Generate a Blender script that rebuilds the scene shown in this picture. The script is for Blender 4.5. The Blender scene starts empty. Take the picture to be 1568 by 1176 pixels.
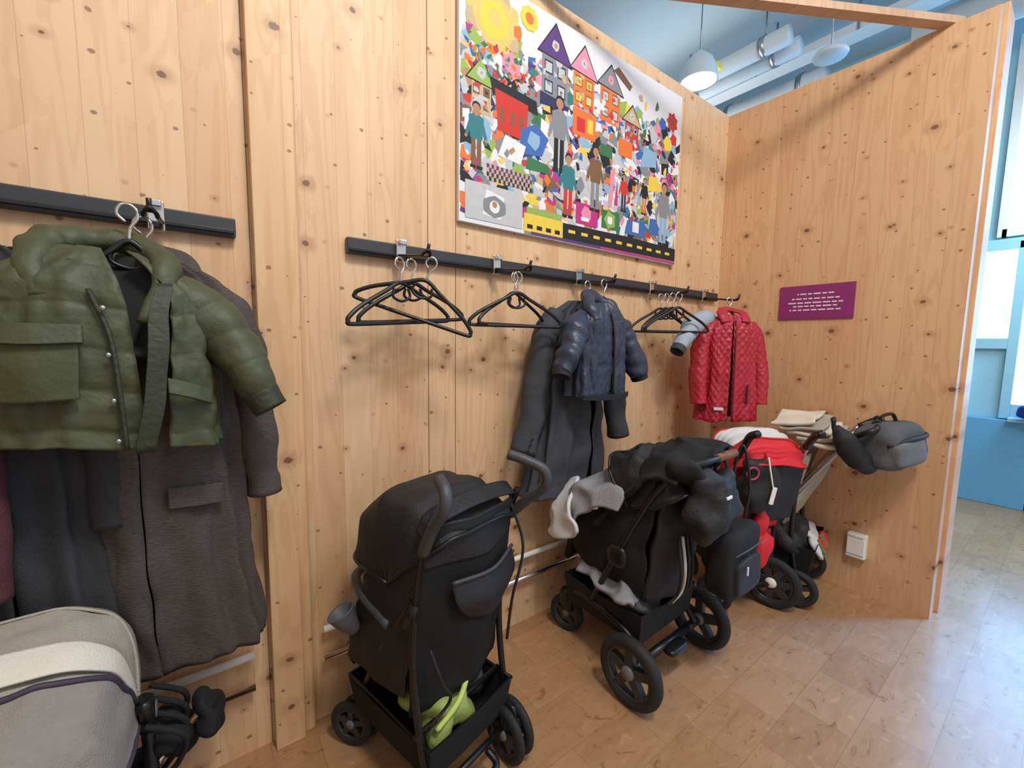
import bpy, math, random
from mathutils import Vector, noise, Matrix
random.seed(7)
pi=math.pi
# ---------------------------------------------------------------- helpers
def c(r,g,b):
    f=lambda v:(v/255/12.92) if v/255<=0.04045 else ((v/255+0.055)/1.055)**2.4
    return (f(r),f(g),f(b))
_m={}
def mat(name,col,rough=.6,metal=0,var=0,vscale=20,bump=0,bscale=80,emit=0,stretch=(1,1,1),sheen=0,alpha=1):
    if name in _m: return _m[name]
    m=bpy.data.materials.new(name); m.use_nodes=True; nt=m.node_tree; b=nt.nodes['Principled BSDF']
    b.inputs['Base Color'].default_value=(*col,1); b.inputs['Roughness'].default_value=rough; b.inputs['Metallic'].default_value=metal
    if sheen: b.inputs['Sheen Weight'].default_value=sheen
    if emit:
        b.inputs['Emission Color'].default_value=(*col,1); b.inputs['Emission Strength'].default_value=emit
    tc=nt.nodes.new('ShaderNodeTexCoord'); mp=nt.nodes.new('ShaderNodeMapping'); nt.links.new(tc.outputs['Object'],mp.inputs[0]); mp.inputs['Scale'].default_value=stretch
    n=nt.nodes.new('ShaderNodeTexNoise'); n.inputs['Scale'].default_value=vscale; n.inputs['Detail'].default_value=4; nt.links.new(mp.outputs[0],n.inputs['Vector'])
    v=max(var,.04)
    mx=nt.nodes.new('ShaderNodeMix'); mx.data_type='RGBA'; nt.links.new(n.outputs['Fac'],mx.inputs[0])
    mx.inputs[6].default_value=(*[x*(1-v) for x in col],1); mx.inputs[7].default_value=(*[min(1,x*(1+v)) for x in col],1)
    nt.links.new(mx.outputs[2],b.inputs['Base Color'])
    if bump:
        n2=nt.nodes.new('ShaderNodeTexNoise'); n2.inputs['Scale'].default_value=bscale; n2.inputs['Detail'].default_value=3; nt.links.new(mp.outputs[0],n2.inputs['Vector'])
        bp=nt.nodes.new('ShaderNodeBump'); bp.inputs['Strength'].default_value=bump; bp.inputs['Distance'].default_value=.01
        nt.links.new(n2.outputs['Fac'],bp.inputs['Height']); nt.links.new(bp.outputs[0],b.inputs['Normal'])
    _m[name]=m; return m
def root(name,loc=(0,0,0),rz=0):
    e=bpy.data.objects.new(name,None); e.location=loc; e.rotation_euler=(0,0,math.radians(rz)); e.empty_display_size=.1
    bpy.context.collection.objects.link(e); return e
def mk(name,verts,faces,m,par=None,smooth=True,solid=0,m2=None,bevel=0,auto=False):
    me=bpy.data.meshes.new(name); me.from_pydata([tuple(v) for v in verts],[],faces); me.update()
    if m: me.materials.append(m)
    if m2: me.materials.append(m2)
    o=bpy.data.objects.new(name,me); bpy.context.collection.objects.link(o)
    if smooth:
        for p in me.polygons: p.use_smooth=True
    if par: o.parent=par
    if solid:
        s=o.modifiers.new('s','SOLIDIFY'); s.thickness=abs(solid); s.offset=-1 if solid>0 else 1
        if m2: s.material_offset=1
    if bevel:
        b=o.modifiers.new('b','BEVEL'); b.width=bevel; b.segments=3; b.limit_method='ANGLE'
    return o
def cr(pts,n,closed=False):
    pts=[tuple(p) for p in pts]; L=len(pts); out=[]
    if L==2 and not closed:
        return [tuple(a+(b-a)*i/n for a,b in zip(*pts)) for i in range(n+1)]
    segs=L if closed else L-1
    for i in range(n+(0 if closed else 1)):
        t=i/n*segs; k=min(int(t),segs-1); f=t-k
        g=(lambda j:pts[j%L]) if closed else (lambda j:pts[max(0,min(L-1,j))])
        p0,p1,p2,p3=g(k-1),g(k),g(k+1),g(k+2)
        if not closed:
            if k==0: p0=tuple(2*a-b for a,b in zip(p1,p2))
            if k==segs-1: p3=tuple(2*b-a for a,b in zip(p1,p2))
        out.append(tuple(.5*(2*b+(cc-a)*f+(2*a-5*b+4*cc-d)*f*f+(-a+3*b-3*cc+d)*f**3) for a,b,cc,d in zip(p0,p1,p2,p3)))
    return out
def frames(P,closed=False):
    P=[Vector(p) for p in P]; n=len(P); T=[]
    for i in range(n):
        a=P[(i-1)%n] if closed or i>0 else P[i]; b=P[(i+1)%n] if closed or i<n-1 else P[i]
        t=b-a; T.append(t.normalized() if t.length>1e-9 else Vector((0,0,1)))
    up=Vector((0,1,0)) if abs(T[0].y)<.8 else Vector((0,0,1))
    N=(up-T[0]*up.dot(T[0])).normalized(); out=[]
    for i in range(n):
        N=(N-T[i]*N.dot(T[i])).normalized(); out.append((P[i],T[i],N,T[i].cross(N)))
    return out
def grid_faces(nr,nc,closed):
    F=[]
    for i in range(nr-1):
        for j in range(nc if closed else nc-1):
            k=(j+1)%nc; F.append((i*nc+j,i*nc+k,(i+1)*nc+k,(i+1)*nc+j))
    return F
def tube(name,pts,r,m,par=None,smooth=True,n=None,closed=False,seg=10):
    P=cr(pts,n or max(2,(len(pts))*6),closed) if smooth and len(pts)>2 else [tuple(p) for p in pts]
    if not smooth or len(pts)==2: P=[tuple(p) for p in pts]
    V=[]; fr=frames(P,closed)
    for p,t,a,b in fr:
        for j in range(seg):
            ph=2*pi*j/seg; V.append(p+(a*math.cos(ph)+b*math.sin(ph))*r)
    F=grid_faces(len(P),seg,True)
    if closed:
        q=(len(P)-1)*seg
        F+=[(q+j,q+(j+1)%seg,(j+1)%seg,j) for j in range(seg)]
    else:
        F.append(tuple(range(seg))[::-1]); q=(len(P)-1)*seg; F.append(tuple(q+j for j in range(seg)))
    return mk(name,V,F,m,par)
def sweep(name,pts,rad,m,par=None,n=50,seg=28,puff=None,fold=.006,seed=0,open_end=True,quilt=None,fs=9,crink=.7):
    P=cr(pts,n); R=cr(rad,n); V=[]; Ln=0; prev=None
    fr=frames(P)
    for i,(p,t,a,b) in enumerate(fr):
        if prev is not None: Ln+=(p-prev).length
        prev=p
        for j in range(seg):
            ph=2*pi*j/seg; ra,rb=R[i]; d=0
            if puff: d+=puff[1]*(abs(math.sin(pi*Ln/puff[0]+.4*noise.noise(Vector((p.x*9,math.cos(ph),math.sin(ph))))))**.5-.6)
            if quilt:
                s=ph*.06; d+=quilt[1]*(min(abs(math.sin(pi*(s+Ln)/quilt[0])),abs(math.sin(pi*(s-Ln)/quilt[0])))**.5)
            dirv=a*math.cos(ph)+b*math.sin(ph); q=p+a*math.cos(ph)*ra+b*math.sin(ph)*rb
            d+=fold*noise.noise(Vector((q.x*fs+seed,q.y*fs,q.z*fs)))*2+fold*crink*math.sin(Ln*95+3*noise.noise(q*8)+ph)*(.5+noise.noise(q*6+Vector((seed,0,0))))
            V.append(q+dirv*d)
    nr=len(fr)
    if open_end:
        p,t,a,b=fr[-1]
        for k,(sc,dp) in enumerate(((.86,-.002),(.8,-.03),(.0,-.035))):
            for j in range(seg):
                ph=2*pi*j/seg; V.append(p+t*dp+(a*math.cos(ph)*R[-1][0]+b*math.sin(ph)*R[-1][1])*sc)
        nr+=3
    F=grid_faces(nr,seg,True); F.append(tuple(range(seg))[::-1])
    if not open_end: F.append(tuple((nr-1)*seg+j for j in range(seg)))
    return mk(name,V,F,m,par)
def body(name,par,secs,m,min_,gap=None,puff=None,quilt=None,fold=.012,seed=0,nz=90,na=120,pw=.8,hem=0,lap=0):
    S=cr(secs,nz); V=[]; z0=S[0][0]; z1=S[-1][0]
    for i,s_ in enumerate(S):
        z,hw,hd,cx,cy=s_; u=i/nz
        for j in range(na+1):
            t=j/na; g=gap(u) if gap else (0.0,0.0); ga,sh=g
            ph=-pi/2+sh+ga+t*(2*pi-2*ga); co,si=math.cos(ph),math.sin(ph)
            x=hw*math.copysign(abs(co)**pw,co); y=hd*math.copysign(abs(si)**pw,si)
            d=fold*(.3+1.1*u)*1.6*noise.noise(Vector((co*3.2+seed,si*3.2,z*1.3)))+fold*.7*noise.noise(Vector((co*5,si*5+seed,z*9)))
            if puff: d+=puff[1]*(abs(math.sin(pi*z/puff[0]+.5*noise.noise(Vector((co*2,si*2,seed)))))**.5-.5)*min(1,u*5)+puff[1]*.8*noise.noise(Vector((co*9,si*9+seed,z*30)))
            if quilt:
                s=ph*.2; d+=quilt[1]*(min(abs(math.sin(pi*(s+z)/quilt[0])),abs(math.sin(pi*(s-z)/quilt[0])))**.5)
            zz=z+hem*x*u+.01*u*noise.noise(Vector((co*2,si*2,seed+5)))
            V.append((cx+x+co*d,cy+y+si*d,zz))
    F=[f[::-1] for f in grid_faces(nz+1,na+1,False)]
    return mk(name,V,F,m,par,solid=.006,m2=min_)
def sheet(name,ctrl,m,par=None,nu=24,nv=24,thick=.005,fold=0,seed=0,fs=10,m2=None):
    rows=[cr(r,nv) for r in ctrl]; V=[]
    cols=[cr([r[j] for r in rows],nu) for j in range(nv+1)]
    for i in range(nu+1):
        for j in range(nv+1):
            p=Vector(cols[j][i])
            if fold: p+=Vector((noise.noise(p*fs+Vector((seed,0,0))),noise.noise(p*fs+Vector((0,seed+9,0))),noise.noise(p*fs+Vector((0,0,seed+5)))))*fold
            V.append(p)
    return mk(name,V,grid_faces(nu+1,nv+1,False),m,par,solid=thick,m2=m2)
def blob(name,cen,size,m,par=None,pw=.6,fold=.006,fs=12,seed=0,rot=(0,0,0),nu=40,nv=28,crease=0):
    V=[]; Rm=Matrix.Rotation(rot[2],3,'Z')@Matrix.Rotation(rot[1],3,'Y')@Matrix.Rotation(rot[0],3,'X')
    sg=lambda v,p:math.copysign(abs(v)**p,v)
    for i in range(nv+1):
        th=-pi/2+pi*i/nv
        for j in range(nu):
            ph=2*pi*j/nu
            p=Vector((sg(math.cos(th),pw)*sg(math.cos(ph),pw)*size[0],sg(math.cos(th),pw)*sg(math.sin(ph),pw)*size[1],sg(math.sin(th),pw)*size[2]))
            n=p.normalized() if p.length else p
            d=fold*2*noise.noise(p*fs+Vector((seed,0,0)))
            if crease: d-=crease*max(0,1-abs(math.sin(p.z/size[2]*pi*1.5))*4)
            V.append(Vector(cen)+Rm@(p+n*d))
    F=grid_faces(nv+1,nu,True)
    return mk(name,V,F,m,par)
def box(name,cen,size,m,par=None,bevel=.003,rot=(0,0,0)):
    V=[];Rm=Matrix.Rotation(rot[2],3,'Z')@Matrix.Rotation(rot[1],3,'Y')@Matrix.Rotation(rot[0],3,'X')
    for x in(-1,1):
        for y in(-1,1):
            for z in(-1,1): V.append(Vector(cen)+Rm@Vector((x*size[0]/2,y*size[1]/2,z*size[2]/2)))
    F=[(0,1,3,2),(4,6,7,5),(0,4,5,1),(2,3,7,6),(0,2,6,4),(1,5,7,3)]
    return mk(name,V,F,m,par,smooth=False,bevel=bevel)
def revolve(name,cen,prof,m,par,yaw=0,seg=48,closedp=True,camber=0,axis='X'):
    Rm=Matrix.Rotation(math.radians(yaw),3,'Z'); V=[]
    for i in range(seg):
        a=2*pi*i/seg
        for r,x in prof:
            v=Vector((x,r*math.cos(a),r*math.sin(a))) if axis=='X' else Vector((r*math.cos(a),r*math.sin(a),x))
            V.append(Vector(cen)+Rm@v)
    n=len(prof);F=[]
    for i in range(seg):
        k=(i+1)%seg
        for j in range(n if closedp else n-1):
            l=(j+1)%n; F.append((i*n+j,i*n+l,k*n+l,k*n+j))
    return mk(name,V,F,m,par)
def wheel(name,cen,r,w,par,yaw=0,tyre=None,rim=None,hub=None,spokes=5):
    t=r*.2; prof=[(r-t+t*math.cos(a)*1.0 if math.cos(a)>0 else r-t+t*.6*math.cos(a), w/2*math.sin(a)) for a in [2*pi*k/16 for k in range(16)]]
    revolve(name+'_tyre',cen,prof,tyre,par,yaw)
    ri=r-t*1.5; h=w*.36
    revolve(name+'_rim',cen,[(ri+.006,-h),(ri+.006,h),(ri-.008,h*.9),(ri-.008,-h*.9)],rim,par,yaw)
    revolve(name+'_hub',cen,[(0.001,-w*.55),(r*.17,-w*.5),(r*.2,-w*.3),(r*.2,w*.3),(r*.17,w*.5),(.001,w*.55)],hub,par,yaw,seg=24,closedp=False)
    Rm=Matrix.Rotation(math.radians(yaw),3,'Z')
    for k in range(spokes):
        a=2*pi*k/spokes+.3; d=Vector((0,math.cos(a),math.sin(a)))
        e=Vector((0,-math.sin(a),math.cos(a)))
        V=[];
        for rr,ww in((r*.15,.22*r),(ri,.2*r)):
            for x in(-h*.8,h*.8):
                for s in(-1,1): V.append(Vector(cen)+Rm@(d*rr+e*s*ww*.6+Vector((x,0,0))))
        mk(name+'_spoke%d'%k,V,[(0,1,3,2),(4,6,7,5),(0,4,5,1),(2,3,7,6),(0,2,6,4),(1,5,7,3)],rim,par,smooth=False,bevel=.002)
def canopy(name,par,py,pz,w,R,a0,a1,m,nrib=3,cx=0,sag=.012,e=.5,m2=None,nu=48,nv=48,fold=.002,trim=None,ry=1):
    V=[];a0=math.radians(a0);a1=math.radians(a1);edge=[]
    for i in range(nu+1):
        u=i/nu; th=a0+(a1-a0)*u
        for j in range(nv+1):
            ps=(-1+2*j/nv)*pi/2; x=w*math.copysign(abs(math.sin(ps))**e,math.sin(ps)); rad=R*abs(math.cos(ps))**e
            rad*=1-sag/R*abs(math.sin(pi*u*nrib))
            p=Vector((cx+x,py+ry*rad*math.cos(th),pz+rad*math.sin(th)))
            if fold: p+=p.normalized()*fold*noise.noise(p*15)*2
            V.append(p)
        if i in(0,nu): edge.append([V[-(nv+1)+k] for k in range(0,nv+1,2)])
    mk(name,V,grid_faces(nu+1,nv+1,False),m,par,solid=.006,m2=m2)
    if trim:
        for k,ed in enumerate(edge): tube(name+'_edge%d'%k,ed,.006,trim,par,n=60)
def basket(name,par,x,y0,y1,z0,z1,m,flare=.03):
    V=[];n=10
    for k,(z,f) in enumerate(((z0,0),(z0+.02,.012),((z0+z1)/2,.02),(z1,flare))):
        pts=[(-x-f,y0-f),(x+f,y0-f),(x+f,y1+f),(-x-f,y1+f)]
        for a in range(4):
            p,q=pts[a],pts[(a+1)%4]
            for i in range(n): 
                t=i/n; sg=.012*math.sin(pi*t)*(k/3) 
                V.append((p[0]+(q[0]-p[0])*t,p[1]+(q[1]-p[1])*t,z-sg*1.2))
    F=grid_faces(4,4*n,True); F.append(tuple(range(4*n))[::-1])
    return mk(name,V,F,m,par,solid=.004,smooth=False)
# ---------------------------------------------------------------- node math
class G:
    def __init__(s,name):
        s.m=bpy.data.materials.new(name); s.m.use_nodes=True; s.nt=s.m.node_tree; s.b=s.nt.nodes['Principled BSDF']
    def n(s,t,**k):
        x=s.nt.nodes.new(t)
        for a,b in k.items(): setattr(x,a,b)
        return x
    def l(s,a,b): s.nt.links.new(a,b)
    def put(s,sock,v):
        if hasattr(v,'links') or isinstance(v,bpy.types.NodeSocket): s.l(v,sock)
        else: sock.default_value=v
    def M(s,op,a,b=0.0,cc=None):
        x=s.n('ShaderNodeMath',operation=op); s.put(x.inputs[0],a); s.put(x.inputs[1],b)
        if cc is not None: s.put(x.inputs[2],cc)
        return x.outputs[0]
    def comb(s,a,b,cc=0.0):
        x=s.n('ShaderNodeCombineXYZ'); s.put(x.inputs[0],a); s.put(x.inputs[1],b); s.put(x.inputs[2],cc); return x.outputs[0]
    def mix(s,f,a,b):
        x=s.n('ShaderNodeMix',data_type='RGBA'); s.put(x.inputs[0],f)
        for k,v in((6,a),(7,b)):
            if isinstance(v,tuple): x.inputs[k].default_value=(*v,1)
            else: s.l(v,x.inputs[k])
        return x.outputs[2]
    def noise(s,vec,scale=1,detail=3,dist=0,rough=.5):
        x=s.n('ShaderNodeTexNoise'); s.l(vec,x.inputs['Vector']); x.inputs['Scale'].default_value=scale; x.inputs['Detail'].default_value=detail; x.inputs['Distortion'].default_value=dist; x.inputs['Roughness'].default_value=rough
        return x.outputs['Fac']
    def ss(s,v,a,b,o0=0.,o1=1.):
        x=s.n('ShaderNodeMapRange',interpolation_type='SMOOTHSTEP'); s.put(x.inputs[0],v)
        for k,q in((1,a),(2,b),(3,o0),(4,o1)): s.put(x.inputs[k],q)
        return x.outputs[0]
def wood(name,axis,bw=.11,light=c(225,190,150),dark=c(205,163,120),seed=0.):
    g=G(name); tc=g.n('ShaderNodeTexCoord'); sp=g.n('ShaderNodeSeparateXYZ'); g.l(tc.outputs['Object'],sp.inputs[0])
    h=sp.outputs['X'] if axis=='X' else sp.outputs['Y']; z=sp.outputs['Z']
    h=g.M('ADD',h,seed)
    bi=g.M('FLOOR',g.M('DIVIDE',h,bw)); wn=g.n('ShaderNodeTexWhiteNoise',noise_dimensions='1D'); g.l(bi,wn.inputs['W']); r=wn.outputs['Value']
    fr=g.M('FRACT',g.M('DIVIDE',h,bw))
    def knots(sx,sz,rmax,off,thr=.25):
        vec=g.comb(g.M('MULTIPLY',h,sx),g.M('ADD',g.M('MULTIPLY',z,sz),off),0.)
        vo=g.n('ShaderNodeTexVoronoi',voronoi_dimensions='2D'); g.l(vec,vo.inputs['Vector']); vo.inputs['Scale'].default_value=1; vo.inputs['Randomness'].default_value=.95
        df=g.n('ShaderNodeVectorMath',operation='SUBTRACT'); g.l(vec,df.inputs[0]); g.l(vo.outputs['Position'],df.inputs[1])
        s2=g.n('ShaderNodeSeparateXYZ'); g.l(df.outputs[0],s2.inputs[0])
        a=g.M('DIVIDE',s2.outputs['X'],sx); b=g.M('DIVIDE',s2.outputs['Y'],sz*1.0)
        ln=g.M('SQRT',g.M('ADD',g.M('MULTIPLY',a,a),g.M('MULTIPLY',g.M('MULTIPLY',b,b),1.6)))
        s3=g.n('ShaderNodeSeparateColor'); g.l(vo.outputs['Color'],s3.inputs[0])
        rad=g.M('MULTIPLY',g.M('MAXIMUM',g.M('SUBTRACT',s3.outputs[0],thr),0.),rmax/(1-thr))
        wob=g.noise(vec,14,2)
        ln2=g.M('MULTIPLY',ln,g.M('ADD',g.M('MULTIPLY',wob,.8),.6))
        return g.ss(g.M('DIVIDE',ln2,g.M('ADD',rad,.0004)),1.25,.75),ln,rad
    k1,l1,r1=knots(5.4,4.2,.0155,3.1); k2,l2,r2=knots(11.,7.,.008,9.7,.3)
    warp=g.M('MULTIPLY',g.M('DIVIDE',r1,g.M('ADD',l1,.03)),1.5)
    v1=g.comb(g.M('MULTIPLY',h,9.),g.M('MULTIPLY',z,.55),g.M('MULTIPLY',r,40.))
    big=g.noise(v1,1,2,.3)
    bands=g.M('SINE',g.M('MULTIPLY',g.M('ADD',big,g.M('MULTIPLY',warp,.35)),55.))
    bands=g.ss(bands,-.2,1.)
    v2=g.comb(g.M('MULTIPLY',h,260.),g.M('MULTIPLY',z,5.),g.M('MULTIPLY',r,7.))
    fine=g.noise(v2,1,3)
    f=g.M('ADD',g.M('MULTIPLY',bands,.36),g.M('MULTIPLY',fine,.35))
    f=g.M('ADD',f,g.M('MULTIPLY',g.M('SUBTRACT',r,.5),.45))
    col=g.mix(f,light,dark)
    pink=g.noise(g.comb(g.M('MULTIPLY',h,5.),g.M('MULTIPLY',z,.6),r),1,2)
    col=g.mix(g.ss(pink,.45,.75,0.,.35),col,c(204,148,106))
    halo=g.ss(g.M('DIVIDE',l1,g.M('ADD',r1,.004)),3.2,.9,0.,.35)
    col=g.mix(halo,col,c(160,102,62))
    col=g.mix(g.M('MULTIPLY',k1,.85),col,c(104,68,44)); col=g.mix(g.M('MULTIPLY',k2,.72),col,c(112,72,46))
    seam=g.M('ADD',g.ss(fr,.018,0.),g.ss(fr,.982,1.))
    col=g.mix(g.M('MULTIPLY',seam,.3),col,c(130,88,54))
    g.l(col,g.b.inputs['Base Color']); g.b.inputs['Roughness'].default_value=.5
    bp=g.n('ShaderNodeBump'); bp.inputs['Strength'].default_value=.12; bp.inputs['Distance'].default_value=.002; g.l(g.M('SUBTRACT',fine,seam),bp.inputs['Height']); g.l(bp.outputs[0],g.b.inputs['Normal'])
    return g.m
def floor_mat():
    g=G('oak_block_floor'); tc=g.n('ShaderNodeTexCoord')
    mp=g.n('ShaderNodeMapping'); g.l(tc.outputs['Object'],mp.inputs[0])
    br=g.n('ShaderNodeTexBrick'); g.l(mp.outputs[0],br.inputs['Vector']); br.inputs['Scale'].default_value=1
    br.inputs['Brick Width'].default_value=.30; br.inputs['Row Height'].default_value=.20; br.inputs['Mortar Size'].default_value=.0012; br.inputs['Mortar Smooth'].default_value=.3; br.inputs['Bias'].default_value=0
    br.inputs['Color1'].default_value=(0,0,0,1); br.inputs['Color2'].default_value=(1,1,1,1); br.inputs['Mortar'].default_value=(.5,.5,.5,1)
    s=g.n('ShaderNodeMapping'); g.l(tc.outputs['Object'],s.inputs[0]); s.inputs['Scale'].default_value=(6,26,1)
    gr=g.noise(s.outputs[0],1,5,.8,.6)
    s2=g.n('ShaderNodeMapping'); g.l(tc.outputs['Object'],s2.inputs[0]); s2.inputs['Scale'].default_value=(6,9,1)
    sp=g.noise(s2.outputs[0],1.5,5,1.6,.65)
    f=g.M('ADD',g.M('MULTIPLY',br.outputs['Color'],.26),g.M('MULTIPLY',gr,.74))
    col=g.mix(f,c(146,106,72),c(196,154,112))
    col=g.mix(g.ss(sp,.57,.70,0.,.55),col,c(100,66,42))
    col=g.mix(g.ss(sp,.42,.28,0.,.4),col,c(214,178,138))
    col=g.mix(g.M('MULTIPLY',br.outputs['Fac'],.45),col,c(104,70,46))
    g.l(col,g.b.inputs['Base Color']); g.b.inputs['Roughness'].default_value=.24; g.b.inputs['IOR'].default_value=1.55
    return g.m
# ---------------------------------------------------------------- palette
black=mat('black_fabric',c(24,24,27),.85,var=.35,vscale=30,bump=.35,bscale=260)
black2=mat('black_nylon',c(30,30,33),.62,var=.3,vscale=12,bump=.3,bscale=120)
mesh_dk=mat('black_mesh',c(16,16,18),.9,bump=.6,bscale=420)
plast=mat('black_plastic',c(22,22,24),.38)
rubber=mat('tyre_rubber',c(34,34,36),.7,bump=.3,bscale=90)
rimg=mat('rim_plastic',c(48,49,52),.45)
hubg=mat('hub_grey',c(110,112,116),.4)
foam=mat('grip_foam',c(66,67,70),.45,bump=.2,bscale=200)
chrome=mat('chrome',c(215,215,218),.2,1)
alum=mat('aluminium',c(170,172,176),.35,1)
railm=mat('anthracite_rail',c(52,54,60),.45)
grey=mat('heather_grey',c(150,150,156),.9,var=.2,vscale=60,bump=.4,bscale=200)
dgrey=mat('charcoal_melange',c(88,90,94),.9,var=.25,vscale=80,bump=.4,bscale=200)
beige=mat('beige_linen',c(172,163,150),.9,var=.1,vscale=60,bump=.4,bscale=240)
taupe=mat('taupe_linen',c(142,134,126),.9,var=.12,vscale=60,bump=.4,bscale=240)
cream=mat('cream_trim',c(220,210,194),.8,bump=.3,bscale=200)
greenm=mat('olive_nylon',c(70,75,50),.58,var=.2,vscale=8,bump=.35,bscale=40)
greend=mat('olive_dark',c(46,51,36),.6,bump=.3,bscale=80)
lining=mat('dark_lining',c(28,28,28),.8)
navy=mat('navy_nylon',c(50,58,78),.4,var=.2,vscale=14,bump=.35,bscale=50)
navyd=mat('navy_lining',c(25,28,36),.7)
tweed=mat('grey_wool',c(82,74,71),.95,var=.6,vscale=240,bump=.6,bscale=300,stretch=(.3,.3,1.6))
tweed2=mat('dark_wool',c(54,54,58),.95,var=.3,vscale=150,bump=.4,bscale=300)
char=mat('charcoal_coat',c(62,65,72),.85,var=.2,vscale=70,bump=.3,bscale=220)
burg=mat('burgundy_knit',c(86,44,48),.9,var=.2,vscale=60,bump=.4,bscale=160)
redq=mat('red_quilt',c(174,36,56),.42,var=.12,vscale=10,bump=.2,bscale=60)
redl=mat('red_lining',c(110,16,30),.6)
red=mat('red_fabric',c(210,36,46),.6,var=.1,bump=.2,bscale=120)
white=mat('white_fabric',c(214,214,217),.8,var=.05,bump=.2,bscale=120)
whitep=mat('white_plastic',c(238,236,230),.35)
leather=mat('brown_leather',c(128,78,48),.55,var=.15,bump=.2,bscale=120)
lime=mat('lime_cloth',c(158,172,92),.7,var=.15,vscale=15,bump=.3,bscale=60)
purple=mat('purple_sign',c(138,44,108),.5)
bluec=mat('pale_ceiling',c(176,196,208),.8)
bluep=mat('grey_duct',c(206,214,218),.5)
pale=mat('pale_wall',c(180,200,210),.7)
cyanw=mat('cyan_wall',c(160,212,232),.6)
bluel=mat('blue_cabinet',c(104,176,226),.4)
glow=mat('daylight_glass',(.26,.58,1.),.3,emit=7)
# ---------------------------------------------------------------- room shell
wc=wood('spruce_board_wall','X'); wr=wood('spruce_board_side','Y',bw=.14,seed=3.3,light=c(219,177,134),dark=c(198,147,105)); wp=wood('spruce_post','X',bw=.5,seed=7.7,light=c(230,196,152),dark=c(208,166,118))
def boxes(name,L,m,smooth=False,bevel=0):
    V=[];F=[]
    for (x0,x1,y0,y1,z0,z1) in L:
        b=len(V); V+=[(x,y,z) for x in(x0,x1) for y in(y0,y1) for z in(z0,z1)]
        F+=[tuple(b+i for i in f) for f in((0,1,3,2),(4,6,7,5),(0,4,5,1),(2,3,7,6),(0,2,6,4),(1,5,7,3))]
    return mk(name,V,F,m,None,False,bevel=bevel)
YW=1.68; XW=3.19; HW=3.155
cuts=[-3.0,-1.35,.158,.80,.932,2.62,XW]
boxes('wall_coats',[(cuts[i]+.0018,cuts[i+1]-.0018,YW,YW+.1,0,HW) for i in range(len(cuts)-1)]+[(-3,XW,YW+.01,YW+.095,0,HW-.002)],wc)
boxes('wall_side',[(XW,XW+.12,.378,YW+.1,0,HW)],wr)
boxes('trim_1',[(XW+.12,XW+.32,.36,.46,0,HW+.06)],wr,bevel=.004)
boxes('trim_2',[(.165,.262,YW-.055,YW,0,HW),(.262,.302,YW-.03,YW,0,HW)],wp,bevel=.003)
boxes('floor',[(-3.5,9,-4,7,-.05,0)],floor_mat())
boxes('ceiling',[(-3.5,9,-4,7,4.75,4.85)],bluec)
boxes('wall_left',[(-3.1,-3.0,-4,YW+.1,0,4.75)],wc)
boxes('wall_far',[(6.2,6.3,-4,7,0,2.5),(6.2,6.3,-4,7,2.5,4.75)],cyanw)
boxes('wall_back',[(-3.5,6.2,6.9,7,0,4.75)],pale)
boxes('cabinet_panel',[(6.10,6.19,.2,1.3,0,.83),(6.10,6.19,-1.2,.19,0,.83)],bluel,bevel=.006)
d=root('door_1',(6.2,0,0))
boxes('frame_d',[(-.05,0,.64,.72,.84,2.5),(-.05,0,.36,.43,.84,2.5),(-.05,0,-1.3,.9,2.43,2.53),(-.05,0,.43,.64,1.5,1.6),(-.05,0,-1.3,.36,.84,.98)],cyanw,bevel=.004).parent=d
boxes('glass_d',[(-.02,-.01,.43,.64,1.6,2.43),(-.02,-.01,-1.3,.36,.98,2.43)],glow).parent=d
wdw=root('window_1',(6.2,0,0))
boxes('pane_w',[(-.02,-.01,-1.6,.52,2.62,4.3)],glow).parent=wdw
boxes('bars_w',[(-.05,0,-1.6,.55,2.55,2.62),(-.05,0,.52,.58,2.55,4.35),(-.05,0,-.3,-.25,2.6,4.3),(-.05,0,-1.6,.55,4.3,4.36)],whitep).parent=wdw
boxes('shelf_f',[(-.2,0,-.9,.36,.83,.86)],cyanw).parent=d
blob('blue_cushion',(5.98,.16,.935),(.12,.14,.07),mat('royal_blue',c(24,60,170),.6),None,pw=.6,fold=.01)
mk('trim_3',[Vector(p)+Vector(o) for p in((3.25,.53,HW+.0),(1.2,1.72,HW+.0)) for o in((-.015,-.025,0),(.015,.025,0),(.015,.025,.035),(-.015,-.025,.035))],[(0,1,2,3),(7,6,5,4),(0,4,5,1),(1,5,6,2),(2,6,7,3),(3,7,4,0)],wood('spruce_batten','X',seed=1.2,light=c(200,168,138),dark=c(176,140,108)),None,False)
# ceiling services
def duct(x,z,r,m_=bluep):
    p=root('ventilation_duct')
    tube('pipe',[(x,1.9,z),(x,6.8,z)],r,m_,p,seg=24)
    for y in(2.1,2.9,3.7,4.6):
        tube('clamp',[(x,y,z),(x,y+.05,z)],r+.012,alum,p,seg=24); tube('rod',[(x,y+.02,z+r),(x,y+.02,4.74)],.008,alum,p)
duct(4.62,4.42,.085); duct(4.86,4.42,.085); duct(5.6,4.36,.16)
p=root('ventilation_duct'); tube('pipe',[(5.6,-2,4.4),(5.6,1.2,4.4)],.16,bluep,p,seg=24)
q=root('cable_tray')
boxes('tray_bed',[(5.1,5.3,-1.5,6.5,4.45,4.47),(5.1,5.11,-1.5,6.5,4.47,4.53),(5.29,5.3,-1.5,6.5,4.47,4.53)],bluep).parent=q
for k in range(9): boxes('tray_hanger_%d'%k,[(5.09,5.1,-1.2+.9*k,-1.18+.9*k,4.45,4.75),(5.3,5.31,-1.2+.9*k,-1.18+.9*k,4.45,4.75)],alum).parent=q
boxes('ceiling_beam',[(3.6,4.35,1.2,1.5,4.52,4.745)],bluep,bevel=.005)
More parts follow.
